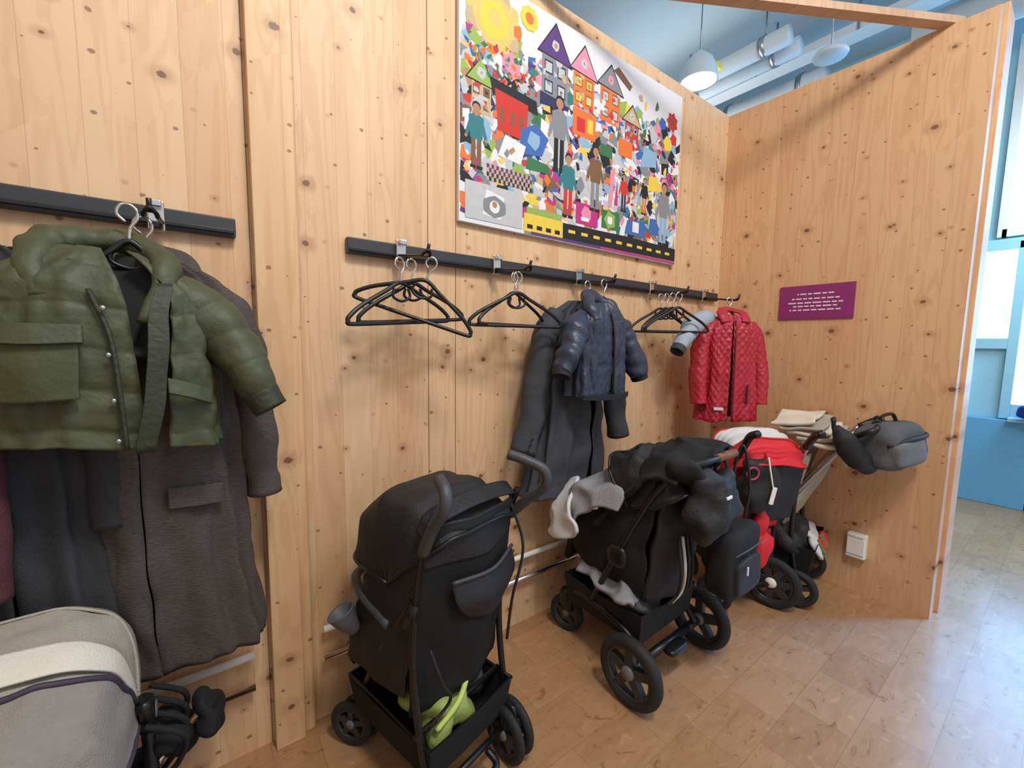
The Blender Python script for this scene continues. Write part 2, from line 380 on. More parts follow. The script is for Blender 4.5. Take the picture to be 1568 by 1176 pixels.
def pend(x,y,z,r,name='pendant_lamp'):
    q=root(name,(x,y,z)); 
    revolve('shade',(0,0,0),[(r*1.0,-.02),(r,.0),(r*.93,.08),(r*.7,.17),(r*.4,.22),(r*.15,.25),(.02,.26)],mat('lamp_white',c(200,214,222),.4),q,axis='Z',closedp=False)
    revolve('lens',(0,0,-.01),[(.001,0),(r*.95,0)],mat('lamp_lens',(.95,.97,1),.4,emit=.6),q,axis='Z',closedp=False)
    tube('cord',[(0,0,.25),(0,0,4.74-z)],.006,alum,q)
pend(3.95,2.4,4.0,.17)
q=root('disc_lamp',(4.45,1.5,3.98)); revolve('disc',(0,0,0),[(.001,-.03),(.12,-.03),(.13,-.01),(.11,.02),(.03,.05),(.001,.05)],mat('lamp_white',c(200,214,222),.4),q,axis='Z',closedp=False); tube('cord',[(0,0,.05),(0,0,.76)],.006,alum,q)
box('ceiling_spotlight',(4.35,2.45,4.3),(.1,.05,.05),mat('yellow_plastic',c(225,215,60),.5),None)
# ---------------------------------------------------------------- coat rails
def rail(x0,x1):
    q=root('coat_rail',(0,0,0))
    box('rail_bar',((x0+x1)/2,YW-.017,1.85),(x1-x0,.032,.058),railm,q,.004)
    box('rail_lip',((x0+x1)/2,YW-.037,1.835),(x1-x0-.01,.012,.012),plast,q,.002)
rail(-1.3,.118); rail(.463,3.12)
def hook(x):
    q=root('coat_hook',(x,YW-.03,1.85))
    box('plate',(0,-.012,0),(.04,.02,.085),chrome,q,.004); box('clip',(0,-.03,.03),(.03,.03,.02),chrome,q,.004)
    box('foot',(0,-.03,-.03),(.028,.03,.02),plast,q,.004)
    tube('arm',[(-.014,-.03,-.02),(-.014,-.12,-.035),(-.014,-.23,-.05),(-.012,-.25,-.045),(0,-.262,-.035),(.012,-.25,-.045),(.014,-.23,-.05),(.014,-.12,-.035),(.014,-.03,-.02)],.0055,plast,q)
    tube('tip',[(0,-.255,-.045),(0,-.268,-.015)],.006,plast,q)
for x in(-.077,.663,1.12,1.65,2.29,2.90,-.9): hook(x)
def hanger(x,y,z,rz=0,w=.215,tilt=0,m=plast,hm=None):
    q=root('coat_hanger',(x,y,z),rz); q.rotation_euler[1]=math.radians(tilt)
    tube('hook',[(-.004,0,-.025),(-.018,0,-.008),(-.012,0,.012),(.004,0,.017),(.018,0,.006),(.018,0,-.015),(.004,0,-.04),(0,0,-.075)],.0035,hm or chrome,q)
    tube('frame',[(0,0,-.07),(w*.3,0,-.1),(w*.75,0,-.15),(w*.97,0,-.185),(w,0,-.2),(w*.96,0,-.21),(w*.5,0,-.211),(0,0,-.211),(-w*.5,0,-.211),(-w*.96,0,-.21),(-w,0,-.2),(-w*.97,0,-.185),(-w*.75,0,-.15),(-w*.3,0,-.1)],.0075,m,q,closed=True,n=84)
    tube('loop',[(-.03,0,-.09),(-.035,0,-.12),(0,0,-.135),(.035,0,-.12),(.03,0,-.09)],.005,m,q)
hz=1.795
hanger(.59,1.47,hz-.02,14,tilt=-4); hanger(.70,1.44,hz-.01,-24,tilt=18); hanger(.655,1.52,hz-.01,4,tilt=-4)
hanger(1.11,1.46,hz-.015,-12); hanger(1.13,1.51,hz-.01,8,.2)
for i,(y,r) in enumerate(((1.43,-26),(1.47,-16),(1.51,-5),(1.55,-20))): hanger(2.27,y,hz-.01,r,.2)
hanger(1.6,1.52,hz,0,.17,hm=chrome); hanger(1.62,1.43,hz,0,.10,hm=chrome)
hanger(-.10,1.5,hz,0,.15); hanger(-.12,1.4,hz+.005,0,.12); hanger(2.84,1.42,hz,-30,.14)
# ---------------------------------------------------------------- garments
def S(L): return [tuple(list(a)+[0]*(5-len(a))) for a in L]
q=root('green_puffer_jacket',(-.17,1.375,0))
body('torso',q,S([(1.70,.065,.055,0,.02),(1.675,.105,.07,0,.01),(1.635,.16,.085),(1.575,.195,.10),(1.47,.203,.106),(1.36,.206,.11),(1.25,.206,.106)]),greenm,lining,gap=lambda u:(.34-.24*u,.40-.02*u),puff=(.092,.0075),fold=.015,seed=3,nz=130,hem=-.13)
for s,e in((1,(.315,-.06,1.335)),(-1,(-.33,-.04,1.33))):
    sweep('sleeve_%s'%('r' if s>0 else 'l'),[(s*.13,.01,1.625),(s*.2,-.005,1.555),(s*.26,-.035,1.45),e],[(.05,.05),(.066,.066),(.064,.06),(.048,.046)],greenm,q,puff=(.085,.007),fold=.009,seed=s,n=80,crink=.25)
    x,y,z=e; sweep('cuff_%s'%('r' if s>0 else 'l'),[(x-s*.012,y+.004,z+.02),(x+s*.012,y-.008,z-.025)],[(.050,.046),(.044,.041)],greend,q,n=8,fold=.002)
sweep('hood',[(-.085,-.08,1.58),(-.105,-.05,1.66),(-.09,.03,1.715),(.0,.075,1.73),(.09,.04,1.705),(.115,-.04,1.65),(.085,-.095,1.53)],[(.012,.020),(.02,.026),(.028,.034),(.03,.034),(.028,.03),(.02,.026),(.010,.018)],greenm,q,fold=.010,n=60,open_end=False,seed=4,crink=.3)
blob('hood_bag',(0,.075,1.655),(.115,.04,.065),greenm,q,pw=.9,fold=.012,seed=7)
sheet('inner_back',[[(-.07,.03,1.70),(0,.06,1.70),(.08,.03,1.69)],[(-.09,-.02,1.60),(0,.0,1.58),(.12,-.03,1.58)],[(-.06,-.05,1.45),(0,-.06,1.45),(.1,-.06,1.45)]],lining,q)
sheet('placket',[[(.10,-.082,1.62),(.13,-.077,1.62)],[(.082,-.118,1.5),(.12,-.112,1.5)],[(.07,-.127,1.38),(.105,-.124,1.37)],[(.05,-.125,1.24),(.085,-.121,1.24)]],greend,q,fold=.006,thick=.012)
tube('zip_l',[(-.01,-.104,1.60),(.02,-.119,1.5),(.03,-.127,1.38),(.035,-.125,1.25)],.005,greend,q)
for z in(1.56,1.46,1.36,1.27): blob('snap_%d'%int(z*100),(.012+.03*(1.6-z),-.127,z),(.006,.004,.006),alum,q,pw=1,fold=0,nu=12,nv=8)
sheet('pocket_l',[[(-.165,-.098,1.51),(-.10,-.122,1.512),(-.03,-.125,1.512)],[(-.168,-.108,1.44),(-.10,-.132,1.435),(-.03,-.134,1.44)],[(-.165,-.106,1.37),(-.10,-.130,1.365),(-.03,-.133,1.37)]],greenm,q,thick=.008,fold=.006)
sheet('flap_l',[[(-.172,-.10,1.52),(-.10,-.128,1.522),(-.02,-.13,1.522)],[(-.174,-.110,1.485),(-.10,-.138,1.481),(-.02,-.14,1.485)]],greenm,q,thick=.010,fold=.003)
sheet('pocket_r',[[(.11,-.124,1.405),(.15,-.112,1.39),(.19,-.078,1.37)],[(.11,-.13,1.37),(.15,-.118,1.355),(.19,-.083,1.335)]],greenm,q,thick=.010,fold=.003)
q=root('grey_wool_coat',(-.10,1.515,0))
body('torso',q,S([(1.72,.055,.045),(1.69,.11,.06),(1.64,.17,.07),(1.5,.19,.075),(1.2,.185,.078),(.9,.2,.085),(.56,.225,.085,.015)]),tweed,lining,gap=lambda u:(.008,-.1),fold=.024,seed=11,nz=120)
for s in(1,-1): sweep('sleeve_%d'%(s+1),[(s*.13,0,1.63),(s*.20,0,1.52),(s*.232,-.01,1.28),(s*.245,-.02,1.02)],[(.05,.05),(.066,.058),(.058,.05),(.05,.045)],tweed,q,fold=.008,seed=s+20,crink=.3)
sweep('collar',[(-.09,-.05,1.62),(-.08,0,1.71),(0,.04,1.735),(.08,0,1.71),(.09,-.05,1.62)],[(.01,.03)]*5,tweed,q,n=30,open_end=False,fold=.004)
sheet('pocket_flap',[[(.02,-.095,1.10),(.08,-.092,1.095),(.14,-.08,1.09)],[(.02,-.099,1.045),(.08,-.096,1.04),(.14,-.083,1.035)]],tweed,q,thick=.006)
q=root('dark_overcoat',(-.37,1.51,0))
body('torso',q,S([(1.70,.055,.045),(1.66,.13,.06),(1.6,.16,.07),(1.3,.16,.08),(1.0,.165,.085),(.72,.20,.09)]),tweed2,lining,gap=lambda u:(.01,0),fold=.024,seed=15,nz=110)
sweep('sleeve',[(.12,-.02,1.62),(.15,-.03,1.5),(.17,-.05,1.25),(.18,-.06,1.02)],[(.045,.045),(.052,.05),(.048,.046),(.044,.042)],tweed2,q,fold=.006,crink=.3)
q=root('burgundy_cardigan',(-.60,1.44,0))
body('torso',q,S([(1.66,.05,.05),(1.6,.13,.07),(1.4,.15,.08),(1.1,.16,.09),(.9,.165,.09)]),burg,redl,fold=.02,seed=19)
sweep('sleeve',[(.12,0,1.58),(.18,-.03,1.35),(.205,-.06,1.1),(.205,-.07,.92)],[(.05,.05),(.055,.055),(.05,.05),(.042,.042)],burg,q,crink=.3)
q=root('navy_jacket',(1.56,1.40,0))
body('torso',q,S([(1.69,.05,.045),(1.665,.085,.06),(1.63,.13,.07),(1.56,.155,.08),(1.42,.152,.085),(1.3,.155,.087),(1.25,.165,.09)]),navy,navyd,gap=lambda u:(.02,.05),puff=(.14,.006),fold=.016,seed=23,nz=100)
for s,e in((1,(.255,-.05,1.34)),(-1,(-.275,-.04,1.37))):
    sweep('sleeve_%d'%(s+1),[(s*.10,0,1.62),(s*.165,-.01,1.56),(s*.22,-.03,1.46),e],[(.045,.045),(.062,.06),(.06,.055),(.046,.043)],navy,q,fold=.012,seed=s+30,crink=.4)
    x,y,z=e; sweep('cuff_%d'%(s+1),[(x-s*.008,y+.002,z+.02),(x+s*.008,y-.005,z-.02)],[(.047,.044),(.043,.04)],navyd,q,n=8,fold=.002)
sweep('hood',[(-.08,-.07,1.60),(-.085,-.01,1.68),(-.03,.05,1.715),(.04,.05,1.71),(.09,0,1.68),(.08,-.07,1.59)],[(.012,.018),(.025,.026),(.034,.036),(.034,.036),(.025,.026),(.012,.018)],navy,q,n=50,open_end=False,fold=.010,crink=.3)
blob('hood_bag',(.01,.05,1.655),(.095,.045,.06),navy,q,pw=.9,fold=.01)
tube('zip',[(.0,-.075,1.64),(.005,-.092,1.55),(.005,-.098,1.4),(.005,-.10,1.26)],.005,plast,q)
sheet('hem_band',[[(-.16,-.055,1.262),(-.08,-.097,1.262),(0,-.104,1.262),(.08,-.097,1.262),(.16,-.055,1.262)],[(-.16,-.055,1.24),(-.08,-.097,1.238),(0,-.104,1.238),(.08,-.097,1.238),(.16,-.055,1.24)]],navyd,q,thick=.008)
q=root('charcoal_long_coat',(1.555,1.55,0))
body('torso',q,S([(1.71,.05,.035),(1.68,.10,.05),(1.63,.17,.055),(1.5,.195,.06),(1.25,.19,.07),(1.0,.205,.085,-.02),(.74,.24,.09,-.05)]),char,lining,gap=lambda u:(.01+.12*u*u,.25),fold=.024,seed=33,nz=120)
for s,x in((1,.33),(-1,-.35)): sweep('sleeve_%d'%(s+1),[(s*.13,0,1.64),(s*.21,0,1.53),(s*.27,-.02,1.28),(x,-.03,.985)],[(.045,.05),(.06,.062),(.062,.06),(.06,.058)],char,q,fold=.008,seed=s+40,crink=.3)
for k in range(3): blob('button_%d'%k,(-.37+.012*k,-.09,1.01+.025*k),(.007,.004,.007),plast,q,pw=1,fold=0,nu=12,nv=8)
q=root('red_quilted_jacket',(2.69,1.335,0),-34)
body('torso',q,S([(1.685,.055,.05),(1.66,.09,.06),(1.62,.14,.075),(1.55,.16,.085),(1.4,.158,.09),(1.2,.17,.095),(1.03,.185,.1)]),redq,redl,gap=lambda u:(.01+.03*u,-.1),quilt=(.05,.009),fold=.012,seed=43,nz=150,na=200)
for s in(1,-1): sweep('sleeve_%d'%(s+1),[(s*.11,0,1.62),(s*.165,0,1.53),(s*.195,-.02,1.34),(s*.195,-.05,1.13)],[(.045,.045),(.058,.052),(.054,.047),(.046,.042)],redq,q,fold=.006,seed=s+50,quilt=(.05,.007),n=90,seg=40,crink=.2)
sweep('collar',[(-.06,-.08,1.64),(-.065,-.02,1.70),(0,.04,1.725),(.065,-.02,1.70),(.06,-.08,1.64)],[(.012,.028)]*5,redq,q,n=30,open_end=False,fold=.004)
tube('zip',[(-.008,-.085,1.65),(-.01,-.1,1.5),(-.012,-.108,1.3),(-.014,-.118,1.04)],.005,redl,q)
box('label',(-.10,-.112,1.11),(.055,.012,.018),white,q,.002,rot=(0,0,-.3))
box('pocket_welt',(.08,-.105,1.2),(.012,.012,.12),redl,q,.003)
q=root('grey_child_sweater',(0,0,0))
sweep('sleeve',[(2.62,1.45,1.66),(2.50,1.45,1.63),(2.38,1.43,1.56),(2.27,1.42,1.47)],[(.06,.06),(.058,.06),(.05,.052),(.04,.042)],mat('pale_grey_knit',c(160,170,186),.8,var=.15,vscale=30,bump=.3,bscale=120),q,fold=.008,crink=.3)
sweep('cuff',[(2.285,1.42,1.485),(2.26,1.42,1.455)],[(.043,.044),(.04,.04)],char,q,n=6,fold=0)
blob('torso',(2.68,1.50,1.58),(.09,.035,.12),char,q,pw=.8,fold=.01)
# ---------------------------------------------------------------- sign, socket, guard rails
q=root('info_sign',(XW-.007,1.046,1.783))
box('plate',(0,0,0),(.01,.41,.215),purple,q,.001)
V=[];F=[]
for z,w in((.052,.20),(.022,.26),(-.004,.30),(-.026,.24),(-.05,.28)):
    y=-w/2
    while y<w/2:
        l=random.uniform(.02,.05); l=min(l,w/2-y); b=len(V); V+=[(-.0062,y,z-.004),(-.0062,y+l,z-.004),(-.0062,y+l,z+.004),(-.0062,y,z+.004)]; F.append((b,b+1,b+2,b+3)); y+=l+.008
mk('text_lines',V,F,mat('sign_text',c(235,220,232),.6),q,False)
q=root('wall_socket',(XW-.001,.715,.30))
box('case',(-.025,0,0),(.05,.095,.15),whitep,q,.008)
box('lid',(-.052,0,.0),(.008,.085,.10),whitep,q,.003); box('hinge',(-.05,0,.058),(.01,.07,.01),mat('socket_grey',c(205,203,198),.5),q,.002)
for (x0,x1) in((-1.6,.11),(.34,3.12)):
    q=root('guard_rail')
    for z,m_ in((.39,whitep),(.27,chrome)):
        tube('bar_%d'%int(z*100),[(x0,YW-.035,z),(x1,YW-.035,z)],.013,m_,q,seg=16)
        x=x0+.1
        while x<x1: tube('stud_%d_%d'%(int(x*100)+200,int(z*100)),[(x,YW-.001,z),(x,YW-.035,z)],.009,chrome,q); x+=.85
# ---------------------------------------------------------------- collage poster
q=root('collage_poster',(.934,YW-.003,2.02))
box('canvas',(.81,-.011,.52),(1.62,.022,1.04),mat('canvas_white',c(224,224,228),.7),q,.002)
pal={k:mat('paper_'+k,c(*v),.7,var=.12,vscale=40) for k,v in dict(red=(200,52,42),orange=(226,116,52),yellow=(232,200,76),lime=(146,176,84),green=(56,116,74),blue=(60,104,174),sky=(138,176,206),navy=(40,48,84),purple=(88,56,122),pink=(222,142,166),magenta=(186,50,124),black=(30,30,33),grey=(132,134,140),lgrey=(190,192,197),brown=(122,90,64),skin=(178,132,102),teal=(48,120,130),white=(228,228,232),tan=(194,168,130),peach=(240,188,110)).items()}
keys=list(pal); pv={k:([],[]) for k in keys}; lay=[0]
def poly(k,pts):
    lay[0]+=1; V,F=pv[k]; b=len(V); y=-.0226-lay[0]*1.2e-6
    V+=[(min(1.615,max(.004,u)),y,min(1.035,max(.004,v))) for u,v in pts]; F.append(tuple(range(b,b+len(pts))))
def R_(k,u0,u1,v0,v1): poly(k,[(u0,v0),(u1,v0),(u1,v1),(u0,v1)])
def C_(k,u,v,r,n=20,w=0,e=1): poly(k,[(u+r*e*math.cos(2*pi*i/n)*(1+w*(i%2)),v+r*math.sin(2*pi*i/n)*(1+w*(i%2))) for i in range(n)])
def scrap(k,u,v,s):
    n=random.choice((3,4,4,4,4,5,8,9)); a0=random.random()*6.3; st=random.uniform(.45,1.); ca,sa=math.cos(a0*2),math.sin(a0*2); P=[]
    for i in range(n):
        r=random.uniform(.5,1.2)*s; a=a0+2*pi*i/n; x,y=r*math.cos(a),r*math.sin(a)*st; P.append((u+x*ca-y*sa,v+x*sa+y*ca))
    poly(k,P)
def person(u,v,h,top,leg,skin='skin',edge=True):
    if edge: C_('lgrey',u,v+.5*h,.3*h,12,.1,.62)
    R_(leg,u-.1*h,u-.015*h,v,v+.5*h);R_(leg,u+.015*h,u+.1*h,v,v+.5*h); R_('black',u-.12*h,u-.01*h,v-.02*h,v+.03*h);R_('black',u+.01*h,u+.13*h,v-.02*h,v+.03*h)
    poly(top,[(u-.12*h,v+.45*h),(u+.12*h,v+.45*h),(u+.15*h,v+.8*h),(u+.05*h,v+.85*h),(u-.05*h,v+.85*h),(u-.15*h,v+.8*h)])
    poly(top,[(u+.12*h,v+.8*h),(u+.22*h,v+.5*h),(u+.16*h,v+.47*h),(u+.08*h,v+.7*h)]);poly(top,[(u-.12*h,v+.8*h),(u-.22*h,v+.5*h),(u-.16*h,v+.47*h),(u-.08*h,v+.7*h)])
    R_(skin,u-.03*h,u+.03*h,v+.82*h,v+.9*h);C_('black',u,v+.965*h,.085*h,12);C_(skin,u,v+.94*h,.072*h,14)
    C_(skin,u+.2*h,v+.46*h,.03*h,8);C_(skin,u-.2*h,v+.46*h,.03*h,8)
top_=lambda u:.80+.12*max(0,u-.9)*(1.6-u)
for i in range(620):
    u=random.uniform(.01,1.61); v=random.uniform(.05,top_(u)); scrap(random.choice(keys),u,v,random.uniform(.03,.075))
for i in range(260):
    u=random.uniform(.01,1.61); scrap(random.choice(('grey','lgrey','white','sky','white','black','lgrey')),u,random.uniform(.1,.78),random.uniform(.03,.07))
for i in range(220):
    u=random.uniform(.02,1.6); scrap(random.choice(('red','orange','blue','green','black','magenta','yellow','grey','brown','teal','pink','sky','orange','white','white','lgrey','navy','white')),u,random.uniform(.1,top_(u)),random.uniform(.014,.035))
for i in range(11):
    a=2*pi*i/11; C_(('orange','peach','tan','pink')[i%4],.175+.115*math.cos(a),.875+.105*math.sin(a),.036,8,.2)
C_('peach',.175,.875,.105,22,.08);C_('yellow',.175,.875,.072,24,.1);C_('peach',.18,.885,.035);C_('yellow',.37,.965,.05,18,.1);C_('orange',.37,.965,.025)
C_('pink',.27,.72,.05,12,.3);C_('lime',.08,.77,.03,10,.4);C_('green',.05,.93,.02,8,.3)
def house(u0,u1,v0,v1,v2,roof,bodyk,win,k=0):
    R_(bodyk,u0+.01,u1-.01,v0,v1)
    w=u1-u0;h=v1-v0
    for a in(.14,.58):
        for b in(.12,.56):
            R_('brown' if bodyk!='grey' else 'navy',u0+w*a,u0+w*(a+.28),v0+h*b,v0+h*(b+.3));R_(win,u0+w*(a+.03),u0+w*(a+.25),v0+h*(b+.04),v0+h*(b+.26)); scrap(random.choice(('lgrey','skin','black')),u0+w*(a+.14),v0+h*(b+.14),.018)
    for i in range(9): scrap(random.choice((bodyk,'lgrey','tan','white','red','skin')),random.uniform(u0+.02,u1-.02),random.uniform(v0,v1),random.uniform(.012,.032))
    poly('black',[(u0-.022,v1-.006),(u1+.022,v1-.016),((u0+u1)/2,v2+.008)]);poly(roof,[(u0-.012,v1),(u1+.012,v1-.01),((u0+u1)/2,v2-.004)])
    C_('lgrey' if roof!='grey' else 'pink',(u0+u1)/2,v1+(v2-v1)*.35,.022,9,.2); scrap('skin',(u0+u1)/2,v1+(v2-v1)*.35,.016)
house(.44,.63,.66,.86,1.01,'purple','grey','lgrey'); house(.65,.82,.69,.86,.99,'pink','orange','yellow'); house(.85,1.03,.68,.86,.975,'grey','orange','lgrey')
house(.05,.17,.47,.60,.70,'lime','tan','brown'); house(1.06,1.2,.6,.74,.83,'tan','red','sky')
poly('black',[(.15,.64),(.42,.62),(.43,.56),(.17,.57)]);poly('red',[(.18,.60),(.37,.585),(.36,.42),(.20,.43)])
for a in(.21,.27,.32): R_('brown',a,a+.02,.47,.53)
poly('blue',[(.32,.36),(.46,.38),(.50,.47),(.42,.52),(.33,.47)]); C_('sky',.41,.44,.035,9,.3); poly('navy',[(.44,.62),(.63,.64),(.6,.67),(.44,.68)])
R_('orange',.66,.83,.55,.68);R_('red',.69,.75,.57,.64);R_('yellow',.77,.81,.58,.65);R_('green',.87,.97,.50,.56);R_('orange',1.02,1.14,.54,.63)
poly('green',[(.36,.30),(.52,.31),(.50,.35),(.37,.36)]);poly('white',[(.20,.32),(.33,.31),(.36,.40),(.24,.42)]);scrap('skin',.28,.36,.03);scrap('grey',.25,.34,.02)
poly('sky',[(1.22,.52),(1.36,.55),(1.38,.63),(1.25,.65)]);poly('yellow',[(1.30,.40),(1.42,.42),(1.40,.50),(1.31,.49)])
for i in range(60): scrap(random.choice(('brown','red','green','purple','orange','grey','white')),random.uniform(.03,.42),random.uniform(.64,.79),.018)
C_('red',1.52,.86,.045,14,.35);C_('brown',1.52,.86,.018);C_('yellow',1.48,.72,.04,10,.2);C_('red',1.54,.76,.03,10,.3);C_('blue',1.42,.82,.03,10,.3);poly('brown',[(.96,.96),(1.1,.90),(1.12,.93),(1.0,.99)])
for k,u,v in(('yellow',1.25,.87),('blue',1.33,.8),('green',1.36,.9),('tan',1.2,.9)): scrap(k,u,v,.03)
R_('lgrey',.03,.345,.02,.18);poly('white',[(.12,.05),(.22,.04),(.24,.14),(.14,.16)]);C_('grey',.185,.09,.045,12,.1,1.4);C_('white',.185,.09,.028,12);C_('skin',.185,.10,.014)
for j in range(4):
    for i in range(20): 
        if (i+j)%2: R_('navy' if j<2 else 'purple',.14+i*.013,.153+i*.013,.20+j*.018,.218+j*.018)
        else: R_('tan',.14+i*.013,.153+i*.013,.20+j*.018,.218+j*.018)
R_('yellow',.355,.61,.015,.10);
for i in range(4): R_('black',.375+i*.06,.41+i*.06,.03,.05)
R_('lime',.37,.6,.10,.13)
R_('grey',.36,1.615,.004,.014)
poly('black',[(.61,.018),(1.615,.022),(1.615,.10),(1.1,.105),(.61,.095)]);R_('magenta',.9,1.615,.004,.018);R_('purple',.4,.9,.004,.018)
for i in range(10): R_('yellow',.65+i*.095,.70+i*.095,.052,.068)
R_('magenta',.70,.87,.11,.22);C_('pink',.78,.17,.035,10,.2);R_('white',.74,.80,.13,.15)
poly('blue',[(1.1,.12),(1.3,.12),(1.28,.22),(1.12,.2)]);R_('green',.9,1.05,.12,.22);C_('lime',.97,.17,.04,10,.3);C_('white',.97,.17,.02,8,.3);C_('blue',1.38,.2,.05,8,.3);C_('white',1.2,.17,.03,8,.4)
person(.57,.34,.34,'grey','black');person(.085,.24,.26,'teal','brown',edge=False);person(.64,.13,.30,'teal','red');person(.84,.20,.32,'brown','grey');person(1.47,.11,.36,'grey','sky');person(1.08,.24,.2,'red','navy');person(1.27,.26,.2,'black','orange')
poly('pink',[(.95,.24),(.98,.24),(1.0,.46),(.96,.44)]);poly('magenta',[(1.0,.26),(1.03,.26),(1.02,.4)])
for k in keys:
    V,F=pv[k]
    if F: mk('paper_'+k,V,F,pal[k],q,False)
# ================================================================= STROLLERS
WK=dict(tyre=rubber,rim=rimg,hub=hubg)
q=root('black_buggy_stroller',(.66,1.14,0),14)
for s in(-1,1):
    n='r' if s>0 else 'l'
    tube('rear_leg_'+n,[(s*.19,-.07,1.0),(s*.192,-.02,.85),(s*.193,.01,.5),(s*.182,-.05,.12)],.0115,plast,q)
    tube('front_leg_'+n,[(s*.19,.0,.78),(s*.19,.15,.55),(s*.17,.32,.28),(s*.15,.40,.14)],.0115,plast,q)
    tube('grip_'+n,[(.19,-.04,.90),(.20,-.11,.97),(.205,-.175,1.03),(.195,-.175,1.085),(.165,-.12,1.115),(.14,-.07,1.13)] if s>0 else [(-.19,-.035,.90),(-.19,-.08,.99),(-.188,-.125,1.055),(-.178,-.115,1.10),(-.16,-.07,1.12)],.0175,foam,q,seg=16)
    tube('lock_'+n,[(s*.19,-.005,.74),(s*.19,.03,.66)],.02,plast,q)
    for d in(-.026,.026): wheel('rear_wheel_%s_%d'%(n,d>0),(s*.178+d,-.06,.10),.10,.032,q,yaw=-8,**WK)
    for d in(-.022,.022): wheel('front_wheel_%s_%d'%(n,d>0),(s*.15+d,.41,.085),.085,.026,q,yaw=25,**WK)
    blob('rear_fork_'+n,(s*.178,-.06,.15),(.014,.035,.05),plast,q,pw=.7,fold=0); blob('front_fork_'+n,(s*.15,.405,.145),(.014,.03,.04),plast,q,pw=.7,fold=0)
    sheet('side_wing_'+n,[[(s*.19,-.05,.95),(s*.2,.10,.86),(s*.2,.25,.74)],[(s*.195,.0,.66),(s*.205,.14,.6),(s*.2,.32,.58)],[(s*.19,.06,.40),(s*.195,.2,.38),(s*.19,.38,.38)]],black2,q,fold=.012)
tube('rear_axle',[(-.18,-.05,.12),(.18,-.05,.12)],.011,plast,q); tube('brace',[(-.19,.01,.3),(.19,.01,.3)],.009,plast,q); tube('front_axle',[(-.15,.4,.14),(.15,.4,.14)],.01,plast,q)
tube('cross_1',[(-.18,-.04,.15),(.15,.38,.16)],.008,plast,q); tube('cross_2',[(.18,-.04,.15),(-.15,.38,.16)],.008,plast,q)
tube('brake_pedal',[(-.06,-.06,.11),(-.05,-.11,.09),(.05,-.11,.09),(.06,-.06,.11)],.012,plast,q)
sheet('backrest',[[(-.185,-.05,.97),(0,-.085,.97),(.185,-.05,.97)],[(-.19,-.02,.8),(0,-.075,.79),(.19,-.02,.8)],[(-.19,.01,.62),(0,-.065,.6),(.19,.01,.62)],[(-.185,.04,.36),(0,.01,.34),(.185,.04,.36)]],mesh_dk,q,fold=.012,thick=.012)
sheet('back_flap',[[(-.185,-.055,.975),(0,-.095,.985),(.185,-.055,.975)],[(-.19,-.045,.92),(0,-.093,.91),(.19,-.045,.92)],[(-.19,-.04,.86),(0,-.09,.85),(.19,-.04,.86)]],black2,q,fold=.008)
sheet('rear_pocket',[[(-.12,-.078,.80),(.03,-.098,.79),(.175,-.056,.80)],[(-.11,-.09,.73),(.03,-.115,.72),(.175,-.07,.73)],[(-.05,-.08,.66),(.04,-.10,.64),(.165,-.055,.66)]],black2,q,fold=.008)
tube('pocket_hem',[(-.12,-.085,.80),(.03,-.104,.79),(.175,-.062,.80)],.006,foam,q)
canopy('canopy',q,.12,.76,.205,.285,140,0,black2,nrib=4,sag=.014,m2=lining,trim=plast,fold=.004)
sheet('canopy_band',[[(-.20,-.045,.95),(-.16,-.08,.995),(0,-.085,1.01),(.16,-.08,.995),(.20,-.045,.95)],[(-.205,-.02,.97),(-.165,-.035,1.025),(0,-.035,1.04),(.165,-.035,1.025),(.205,-.02,.97)]],black2,q,thick=.006,nu=8,nv=30)
sheet('seat',[[(-.18,.06,.45),(0,.06,.42),(.18,.06,.45)],[(-.18,.25,.44),(0,.25,.4),(.18,.25,.44)],[(-.17,.40,.46),(0,.40,.45),(.17,.40,.46)],[(-.15,.45,.3),(0,.46,.29),(.15,.45,.3)]],black,q,thick=.025,fold=.006)
tube('bumper_bar',[(-.2,.12,.62),(-.19,.30,.66),(-.12,.40,.67),(.12,.40,.67),(.19,.30,.66),(.2,.12,.62)],.016,foam,q)
sweep('side_cup',[(-.21,.30,.53),(-.235,.31,.57),(-.25,.32,.605)],[(.022,.022),(.036,.036),(.046,.046)],mat('dark_grey_plastic',c(84,86,90),.5),q,n=16,fold=0)
sheet('footrest',[[(-.15,.40,.22),(.15,.40,.22)],[(-.14,.46,.19),(.14,.46,.19)]],plast,q,thick=.012)
basket('basket',q,.16,-.03,.36,.15,.30,mesh_dk)
tube('basket_rim',[(-.185,-.06,.295),(.185,-.06,.295),(.19,.38,.31),(-.19,.38,.31)],.006,plast,q,smooth=False,closed=True)
blob('lime_cloth',(-.05,.06,.28),(.11,.08,.08),lime,q,pw=.8,fold=.03,fs=14,seed=3); blob('dark_bag',(.08,.14,.29),(.09,.1,.08),dgrey,q,fold=.02)
tube('cloth_stripe',[(-.13,-.02,.30),(-.05,-.03,.345),(.02,.0,.37),(.07,.04,.37)],.009,mat('lime_piping',c(195,212,110),.6),q)
tube('strap',[(.17,-.06,.95),(.19,-.10,.8),(.16,-.08,.62),(.17,-.05,.45)],.005,black2,q)
tube('strap_2',[(-.17,-.04,.60),(-.15,-.07,.5),(-.1,-.05,.40),(-.16,-.02,.33)],.005,black2,q)
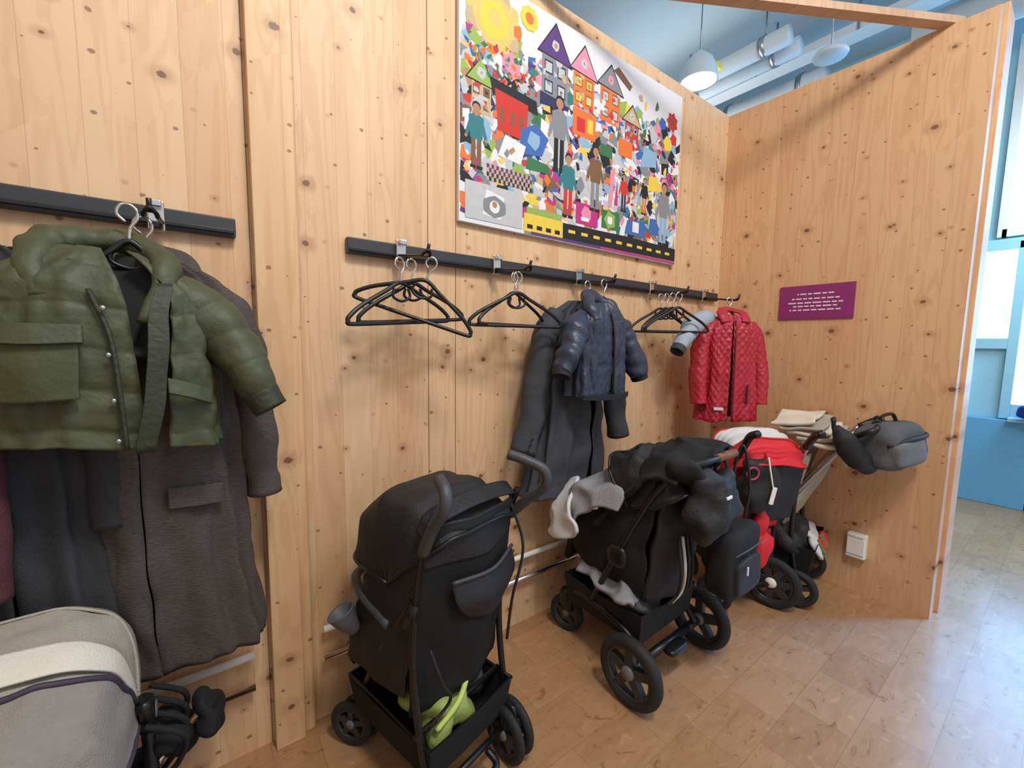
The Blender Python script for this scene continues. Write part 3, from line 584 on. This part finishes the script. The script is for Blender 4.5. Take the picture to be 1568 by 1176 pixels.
# ---- black pushchair
q=root('black_pushchair',(1.66,1.01,0),2)
for s in(-1,1):
    n='r' if s>0 else 'l'
    wheel('rear_wheel_'+n,(s*.285,0,.15),.15,.055,q,spokes=5,**WK)
    wheel('front_wheel_'+n,(s*.15,.49,.095),.095,.04,q,yaw=15,**WK)
    blob('fork_'+n,(s*.15,.49,.17),(.03,.045,.06),plast,q,pw=.7,fold=0)
    tube('chassis_'+n,[(s*.20,-.02,.17),(s*.215,.1,.26),(s*.205,.35,.29),(s*.16,.50,.21)],.014,plast,q)
    tube('upright_'+n,[(s*.21,.28,.29),(s*.225,.15,.55),(s*.22,.0,.85),(s*.2,-.10,1.0)],.014,plast,q)
    tube('hub_bar_'+n,[(s*.14,.0,.15),(s*.27,0,.145)],.018,plast,q)
    blob('joint_'+n,(s*.225,.13,.58),(.025,.05,.05),plast,q,pw=.7,fold=0)
    sheet('seat_side_'+n,[[(s*.2,-.06,.95),(s*.22,.08,.90),(s*.215,.22,.76),(s*.2,.42,.66)],[(s*.2,0,.7),(s*.23,.12,.62),(s*.22,.25,.56),(s*.2,.44,.56)],[(s*.17,.02,.42),(s*.18,.15,.40),(s*.18,.3,.42),(s*.17,.45,.48)]],black,q,fold=.02)
tube('rear_axle',[(-.16,0,.15),(.16,0,.15)],.02,plast,q)
blob('brake',(0,-.04,.15),(.07,.03,.018),plast,q,pw=.6,fold=0)
tube('handle',[(-.2,-.09,.985),(-.19,-.15,1.035),(-.1,-.18,1.05),(.1,-.18,1.05),(.19,-.15,1.035),(.2,-.09,.985)],.013,plast,q)
tube('leather_grip',[(-.03,-.18,1.05),(.13,-.178,1.05)],.018,leather,q,seg=16)
sheet('backrest',[[(-.19,-.06,.96),(0,-.10,.97),(.19,-.06,.96)],[(-.19,-.02,.72),(0,-.07,.70),(.19,-.02,.72)],[(-.17,.03,.40),(0,.0,.38),(.17,.03,.40)]],black2,q,fold=.014,thick=.015)
canopy('canopy',q,.08,.80,.225,.26,155,48,black2,nrib=3,sag=.03,m2=lining,trim=plast,fold=.014)
sheet('draped_jacket',[[(-.235,-.12,.98),(-.1,-.16,1.05),(.1,-.16,1.06),(.22,-.1,1.0)],[(-.25,-.02,.98),(-.1,-.02,1.07),(.1,-.02,1.08),(.24,0,1.0)],[(-.26,.1,.86),(-.1,.15,.98),(.1,.16,.98),(.24,.12,.9)],[(-.26,.22,.70),(-.12,.27,.85),(.1,.28,.86),(.23,.2,.78)]],black,q,fold=.04,fs=11,thick=.02,nu=48,nv=48)
sheet('seat',[[(-.17,.04,.5),(0,.04,.47),(.17,.04,.5)],[(-.17,.25,.48),(0,.25,.46),(.17,.25,.48)],[(-.18,.44,.55),(0,.46,.56),(.18,.44,.55)],[(-.15,.52,.40),(0,.54,.39),(.15,.52,.40)]],black,q,thick=.03,fold=.01)
sheet('grey_blanket',[[(-.28,.10,.80),(-.235,.12,.87),(-.1,.17,.92),(.06,.2,.93),(.2,.2,.87)],[(-.29,.24,.76),(-.24,.25,.85),(-.12,.28,.90),(.05,.31,.89),(.21,.3,.82)],[(-.30,.36,.67),(-.25,.38,.79),(-.12,.41,.84),(.04,.41,.81),(.2,.40,.77)],[(-.28,.44,.58),(-.23,.49,.70),(-.12,.52,.75),(.04,.52,.72),(.18,.50,.68)]],grey,q,fold=.035,fs=9,thick=.014,nu=50,nv=60,m2=white)
sheet('blanket_fold',[[(-.32,.30,.64),(-.285,.36,.76),(-.19,.41,.84)],[(-.32,.40,.57),(-.28,.47,.70),(-.17,.52,.77)],[(-.28,.48,.56),(-.25,.53,.66),(-.13,.55,.73)]],white,q,fold=.03,thick=.016)
blob('seat_liner',(0,.19,.74),(.17,.12,.12),dgrey,q,fold=.02,seed=4)
basket('basket',q,.19,.03,.42,.2,.36,black,flare=.03)
sheet('basket_cloth',[[(-.23,.02,.42),(0,.07,.40),(.15,.05,.40)],[(-.25,.18,.41),(0,.2,.46),(.15,.2,.45)],[(-.23,.36,.41),(0,.34,.42),(.15,.36,.42)]],grey,q,fold=.07,fs=9,thick=.02,nu=40,nv=40)
blob('basket_bag',(-.08,.12,.32),(.1,.09,.06),dgrey,q,fold=.02)
blob('hand_muff',(-.05,-.175,.885),(.135,.075,.13),black2,q,pw=.7,fold=.03,fs=12,seed=9,crease=.012)
blob('hand_muff_cuff',(-.13,-.13,1.0),(.10,.07,.05),black,q,pw=.8,fold=.02,rot=(0,.3,0))
blob('diaper_bag',(.13,-.20,.60),(.15,.06,.14),black,q,pw=.36,fold=.010,fs=8,seed=5)
blob('bag_pocket',(.12,-.262,.56),(.11,.022,.075),black2,q,pw=.4,fold=.006)
tube('bag_zip',[(.0,-.266,.665),(.13,-.275,.67),(.26,-.266,.665)],.003,foam,q); box('zip_pull',(.055,-.292,.60),(.008,.005,.035),whitep,q,.001); box('logo',(-.08,-.26,.925),(.04,.008,.012),whitep,q,.002)
for x in(.03,.22): tube('bag_strap_%d'%(x*100),[(x,-.2,.73),(x+.005,-.21,.9),(x-.01,-.18,1.07),(x-.01,-.15,.95),(x,-.17,.74)],.006,black2,q)
for k in range(4): tube('harness_%d'%k,[(-.14+.03*k,-.1,.72),(-.16+.03*k,-.13,.6),(-.12+.03*k,-.1,.48),(-.15+.04*k,-.07,.42)],.006,white if k==1 else black2,q)
# ---- red stroller
q=root('red_stroller',(2.44,1.04,0),-32)
wheel('rear_wheel_r',(.17,0,.15),.15,.045,q,yaw=42,tyre=rubber,rim=rimg,hub=whitep,spokes=7); wheel('rear_wheel_l',(-.17,.0,.10),.10,.04,q,yaw=35,**WK)
wheel('front_wheel_l',(-.12,.36,.08),.08,.035,q,**WK); wheel('front_wheel_r',(.12,.36,.08),.08,.035,q,**WK)
for s in(-1,1):
    n='r' if s>0 else 'l'
    tube('main_tube_'+n,[(s*.17,-.20,1.02),(s*.175,-.10,.85),(s*.165,.1,.5),(s*.12,.34,.14)],.012,alum if s>0 else plast,q); tube('rear_leg_'+n,[(s*.17,-.02,.7),(s*.18,.03,.4),(s*.165,.0,.15)],.012,plast,q)
    tube('grip_'+n,[(s*.17,-.17,.98),(s*.17,-.22,1.05),(s*.165,-.27,1.075)],.019,plast,q)
    sheet('side_'+n,[[(s*.17,-.12,.98),(s*.18,.08,.9)],[(s*.17,-.02,.6),(s*.18,.25,.5)]],red,q,fold=.012)
tube('rear_axle',[(-.16,0,.14),(.16,0,.14)],.013,plast,q)
canopy('canopy',q,.0,.80,.19,.25,120,60,white,nrib=4,sag=.03,m2=red,trim=red,fold=.004)
canopy('canopy_red',q,.0,.80,.192,.255,155,120,red,nrib=2,sag=.02,m2=red,trim=red,fold=.008,nu=20)
sheet('backrest',[[(-.165,-.15,.95),(0,-.19,.95),(.165,-.15,.95)],[(-.16,-.06,.70),(0,-.11,.68),(.16,-.06,.70)],[(-.16,.01,.50),(0,-.02,.49),(.16,.01,.50)]],red,q,fold=.012,thick=.015)
sheet('back_mesh',[[(-.13,-.18,.90),(0,-.2,.90),(.16,-.17,.90)],[(-.12,-.13,.6),(0,-.13,.58),(.15,-.12,.6)]],black2,q,fold=.012,thick=.015)
sheet('seat',[[(-.16,.02,.46),(.16,.02,.46)],[(-.16,.3,.44),(.16,.3,.44)]],red,q,thick=.03)
basket('basket',q,.14,.03,.32,.2,.34,black)
blob('red_cloth',(-.04,-.16,.50),(.045,.04,.15),red,q,pw=.8,fold=.03,fs=14); tube('cloth_strap',[(-.05,-.17,.62),(-.06,-.2,.8),(-.06,-.2,.96)],.010,red,q)
blob('black_bag',(-.10,-.19,.80),(.08,.05,.12),black2,q,pw=.6,fold=.02,fs=12,seed=8)
box('key_tag',(-.06,-.262,.76),(.024,.008,.09),whitep,q,.004,rot=(0,.2,0)); tube('lanyard',[(-.06,-.26,.80),(-.075,-.255,.88),(-.08,-.24,.95)],.004,whitep,q)
tube('pink_ring',[(-.16+.03*math.cos(a),-.245,.87+.03*math.sin(a)) for a in [2*pi*k/8 for k in range(8)]],.005,mat('hot_pink',c(180,60,95),.5),q,closed=True,n=32)
# ---- beige stroller in the corner
q=root('beige_stroller',(2.89,1.03,0),12)
for s in(-1,1):
    n='r' if s>0 else 'l'
    wheel('rear_wheel_'+n,(s*.21,-.12,.11),.11,.045,q,**WK); wheel('front_wheel_'+n,(s*.14,.34,.08),.08,.035,q,**WK)
    tube('frame_'+n,[(s*.20,-.32,1.03),(s*.2,-.2,.85),(s*.19,.03,.5),(s*.14,.32,.15)],.012,alum,q); tube('rear_leg_'+n,[(s*.2,-.08,.65),(s*.205,-.08,.4),(s*.19,-.12,.12)],.013,plast,q)
    sheet('side_'+n,[[(s*.19,-.14,.9),(s*.2,.03,.8)],[(s*.19,-.07,.55),(s*.2,.23,.5)]],beige,q,fold=.01)
tube('rear_axle',[(-.19,-.12,.12),(.19,-.12,.12)],.013,plast,q)
tube('handle',[(-.20,-.32,1.03),(-.19,-.40,1.08),(.19,-.40,1.08),(.20,-.32,1.03)],.015,plast,q)
for k in range(5): sheet('canopy_fold_%d'%k,[[(-.24,-.30+.04*k,.98+.026*k),(0,-.33+.04*k,1.02+.026*k),(.2,-.30+.04*k,.98+.026*k)],[(-.24,-.10+.04*k,.97+.024*k),(0,-.12+.04*k,1.01+.024*k),(.2,-.10+.04*k,.97+.024*k)]],beige if k%2 else cream,q,thick=.016,fold=.02,seed=k)
sheet('backrest',[[(-.18,-.22,.93),(0,-.25,.93),(.18,-.22,.93)],[(-.18,-.10,.68),(0,-.14,.66),(.18,-.10,.68)],[(-.18,-.02,.46),(0,-.04,.45),(.18,-.02,.46)]],beige,q,fold=.01,thick=.015)
sheet('seat',[[(-.17,.0,.46),(.17,.0,.46)],[(-.17,.28,.44),(.17,.28,.44)]],beige,q,thick=.03)
basket('basket',q,.17,-.16,.26,.17,.36,mesh_dk,flare=.04)
blob('basket_bag',(-.08,-.02,.37),(.13,.13,.10),black2,q,fold=.03,seed=5)
sheet('patterned_cloth',[[(-.10,-.22,.28),(.0,-.22,.32),(.14,-.22,.29)],[(-.10,-.15,.40),(0,-.13,.42),(.16,-.15,.38)],[(-.08,-.02,.42),(0,-.02,.43),(.15,-.02,.38)]],white,q,fold=.03,thick=.02)
for k in range(4): sweep('cloth_spot_%d'%k,[(-.07+.05*k,-.235,.30+.01*(k%2)),(-.05+.05*k,-.195,.37)],[(.010,.016)]*2,red if k%2 else mat('moss',c(110,120,70),.8),q,n=6,open_end=False)
sweep('black_hand_muff',[(-.30,-.24,1.08),(-.26,-.28,1.0),(-.20,-.33,.93),(-.13,-.39,.87)],[(.03,.03),(.056,.054),(.062,.06),(.045,.045)],black2,q,fold=.010,n=40,open_end=False,crink=.2)
sweep('muff_strap',[(-.30,-.24,1.06),(-.32,-.23,1.13)],[(.02,.025),(.01,.02)],black2,q,n=8,open_end=False)
blob('grey_bag',(-.03,-.46,.99),(.17,.10,.115),dgrey,q,pw=.5,fold=.018,fs=8,seed=6,rot=(0,-.15,-.5)); blob('grey_bag_front',(-.08,-.535,.965),(.12,.035,.07),mat('mid_melange',c(108,110,114),.9,var=.2,vscale=80,bump=.3,bscale=200),q,pw=.5,fold=.01,rot=(0,-.15,-.5))
tube('bag_band',[(-.20,-.45,1.00),(-.13,-.53,1.03),(.02,-.60,1.045),(.10,-.57,1.05)],.012,black2,q); tube('bag_handle',[(-.08,-.44,1.09),(-.06,-.42,1.13),(.03,-.46,1.14),(.05,-.48,1.10)],.009,plast,q)
for x in(-.12,.06): tube('bag_strap_%d'%int(x*100+20),[(x,-.44,1.05),(x,-.41,1.11),(x,-.385,1.09),(x,-.39,1.0)],.008,black2,q)
# ---- beige pram in the left bay
q=root('beige_pram',(-.39,1.17,0),0)
plum=mat('plum_piping',c(60,50,66),.6)
canopy('canopy',q,.10,.60,.235,.285,150,70,beige,nrib=2,sag=.02,m2=beige,trim=None,fold=.006,e=.55)
canopy('canopy_visor',q,.10,.60,.240,.29,72,48,beige,nrib=1,sag=.004,m2=beige,trim=None,fold=.003,e=.55,nu=16)
canopy('canopy_band',q,.10,.60,.239,.292,118,104,cream,nrib=1,sag=.0,trim=None,fold=.003,e=.55,nu=16)
canopy('canopy_panel',q,.10,.60,.238,.290,180,122,taupe,nrib=2,sag=.012,trim=plum,fold=.008,e=.55,nu=30)
sheet('backrest',[[(-.22,-.12,.61),(0,-.165,.61),(.22,-.12,.61)],[(-.22,-.15,.5),(0,-.19,.5),(.22,-.15,.5)],[(-.2,-.08,.3),(0,-.1,.3),(.2,-.08,.3)]],taupe,q,fold=.012,thick=.02)
sheet('seat',[[(-.18,-.1,.42),(.18,-.1,.42)],[(-.18,.28,.4),(.18,.28,.4)]],dgrey,q,thick=.03)
for s in(-1,1):
    n='r' if s>0 else 'l'
    revolve('pivot_'+n,(s*.245,.10,.60),[(.001,.02*s),(.035,.018*s),(.042,.005*s),(.042,-.012*s),(.001,-.014*s)],plast,q,closedp=False); revolve('pivot_cap_'+n,(s*.268,.10,.60),[(.001,.003*s),(.018,.002*s),(.02,0)],hubg,q,closedp=False)
    tube('frame_'+n,[(s*.25,-.22,.98) if s<0 else (s*.25,.05,.66),(s*.255,.06,.62),(s*.25,.22,.35),(s*.2,.36,.14)],.014,plast,q); tube('leg_'+n,[(s*.25,.1,.58),(s*.26,.05,.35),(s*.25,-.02,.14)],.014,plast,q)
    wheel('rear_wheel_'+n,(s*.27,-.02,.13),.13,.045,q,**WK); wheel('front_wheel_'+n,(s*.2,.36,.09),.09,.04,q,**WK)
    blob('latch_'+n,(s*.285,.16,.50),(.03,.04,.05),black2,q,pw=.7,fold=.008)
tube('rear_axle',[(-.25,-.02,.13),(.25,-.02,.13)],.013,plast,q)
for k in range(9): blob('strap_bundle_%d'%k,(.27+.04*(k%3),.10+.04*k,.53-.03*k),(.030,.030,.036),black,q,pw=.8,fold=.03,seed=k,fs=22)
for k in range(4): tube('loose_strap_%d'%k,[(.25,.05+.05*k,.6),(.32,.04+.05*k,.55),(.31,.08+.05*k,.46),(.27,.1+.04*k,.40)],.007,black,q)
tube('chrome_rod',[(.24,.12,.42),(.36,.26,.44)],.009,chrome,q)
basket('basket',q,.2,-.05,.3,.2,.34,black)
# ---------------------------------------------------------------- light
def area(name,loc,tgt,size,e,col):
    L=bpy.data.lights.new(name,'AREA'); L.energy=e; L.size=size; L.color=col; o=bpy.data.objects.new(name,L); o.location=loc
    o.rotation_euler=(Vector(tgt)-Vector(loc)).to_track_quat('-Z','Y').to_euler(); bpy.context.collection.objects.link(o)
area('ceiling_fill',(.6,-.7,4.3),(1.2,1.5,1.0),.55,76,(1,.96,.9))
area('ceiling_fill',(1.9,-1.4,4.3),(2.1,1.2,.9),1.4,46,(1,.96,.92))
area('ceiling_fill',(-1.3,-.8,4.2),(-.4,1.2,.8),1.0,12,(1,.95,.9))
area('ceiling_fill',(4.6,3.2,3.6),(4.8,3,4.7),1.6,20,(1,.98,.96))  # added uplight with no fixture, brightens the far ceiling from below
L=bpy.data.lights.new('far_wall_fill','SPOT'); L.energy=3500; L.color=(.06,.28,1.); L.spot_size=math.radians(38); L.spot_blend=1; L.shadow_soft_size=.4
o=bpy.data.objects.new('far_wall_fill',L); o.location=(6.0,-1.7,3.4); o.rotation_euler=(Vector((3.5,-.55,0))-o.location).to_track_quat('-Z','Y').to_euler(); bpy.context.collection.objects.link(o)
area('far_wall_fill',(5.3,-.6,3.2),(6.2,.3,1.2),1.2,50,(.6,.88,1))  # added bluish fill aimed at the far wall, not coming from the window
w=bpy.data.worlds.new('World'); bpy.context.scene.world=w; w.use_nodes=True; w.node_tree.nodes['Background'].inputs[0].default_value=(.98,.97,.98,1); w.node_tree.nodes['Background'].inputs[1].default_value=.68
# ---------------------------------------------------------------- camera
cam=bpy.data.cameras.new('camera'); cam.sensor_width=36; cam.lens=36*647/1568; cam.clip_start=.02
co=bpy.data.objects.new('camera',cam); bpy.context.collection.objects.link(co)
rt=Vector((.8025,-.5959,.0139)); up=Vector((.0478,.0876,.995)); bk=-Vector((.5947,.7983,-.0988))
rt.normalize(); bk.normalize(); up=bk.cross(rt).normalized(); rt=up.cross(bk)
co.matrix_world=Matrix(((rt.x,up.x,bk.x,0),(rt.y,up.y,bk.y,0),(rt.z,up.z,bk.z,1.5),(0,0,0,1)))
bpy.context.scene.camera=co
bpy.context.scene.view_settings.view_transform='Standard'
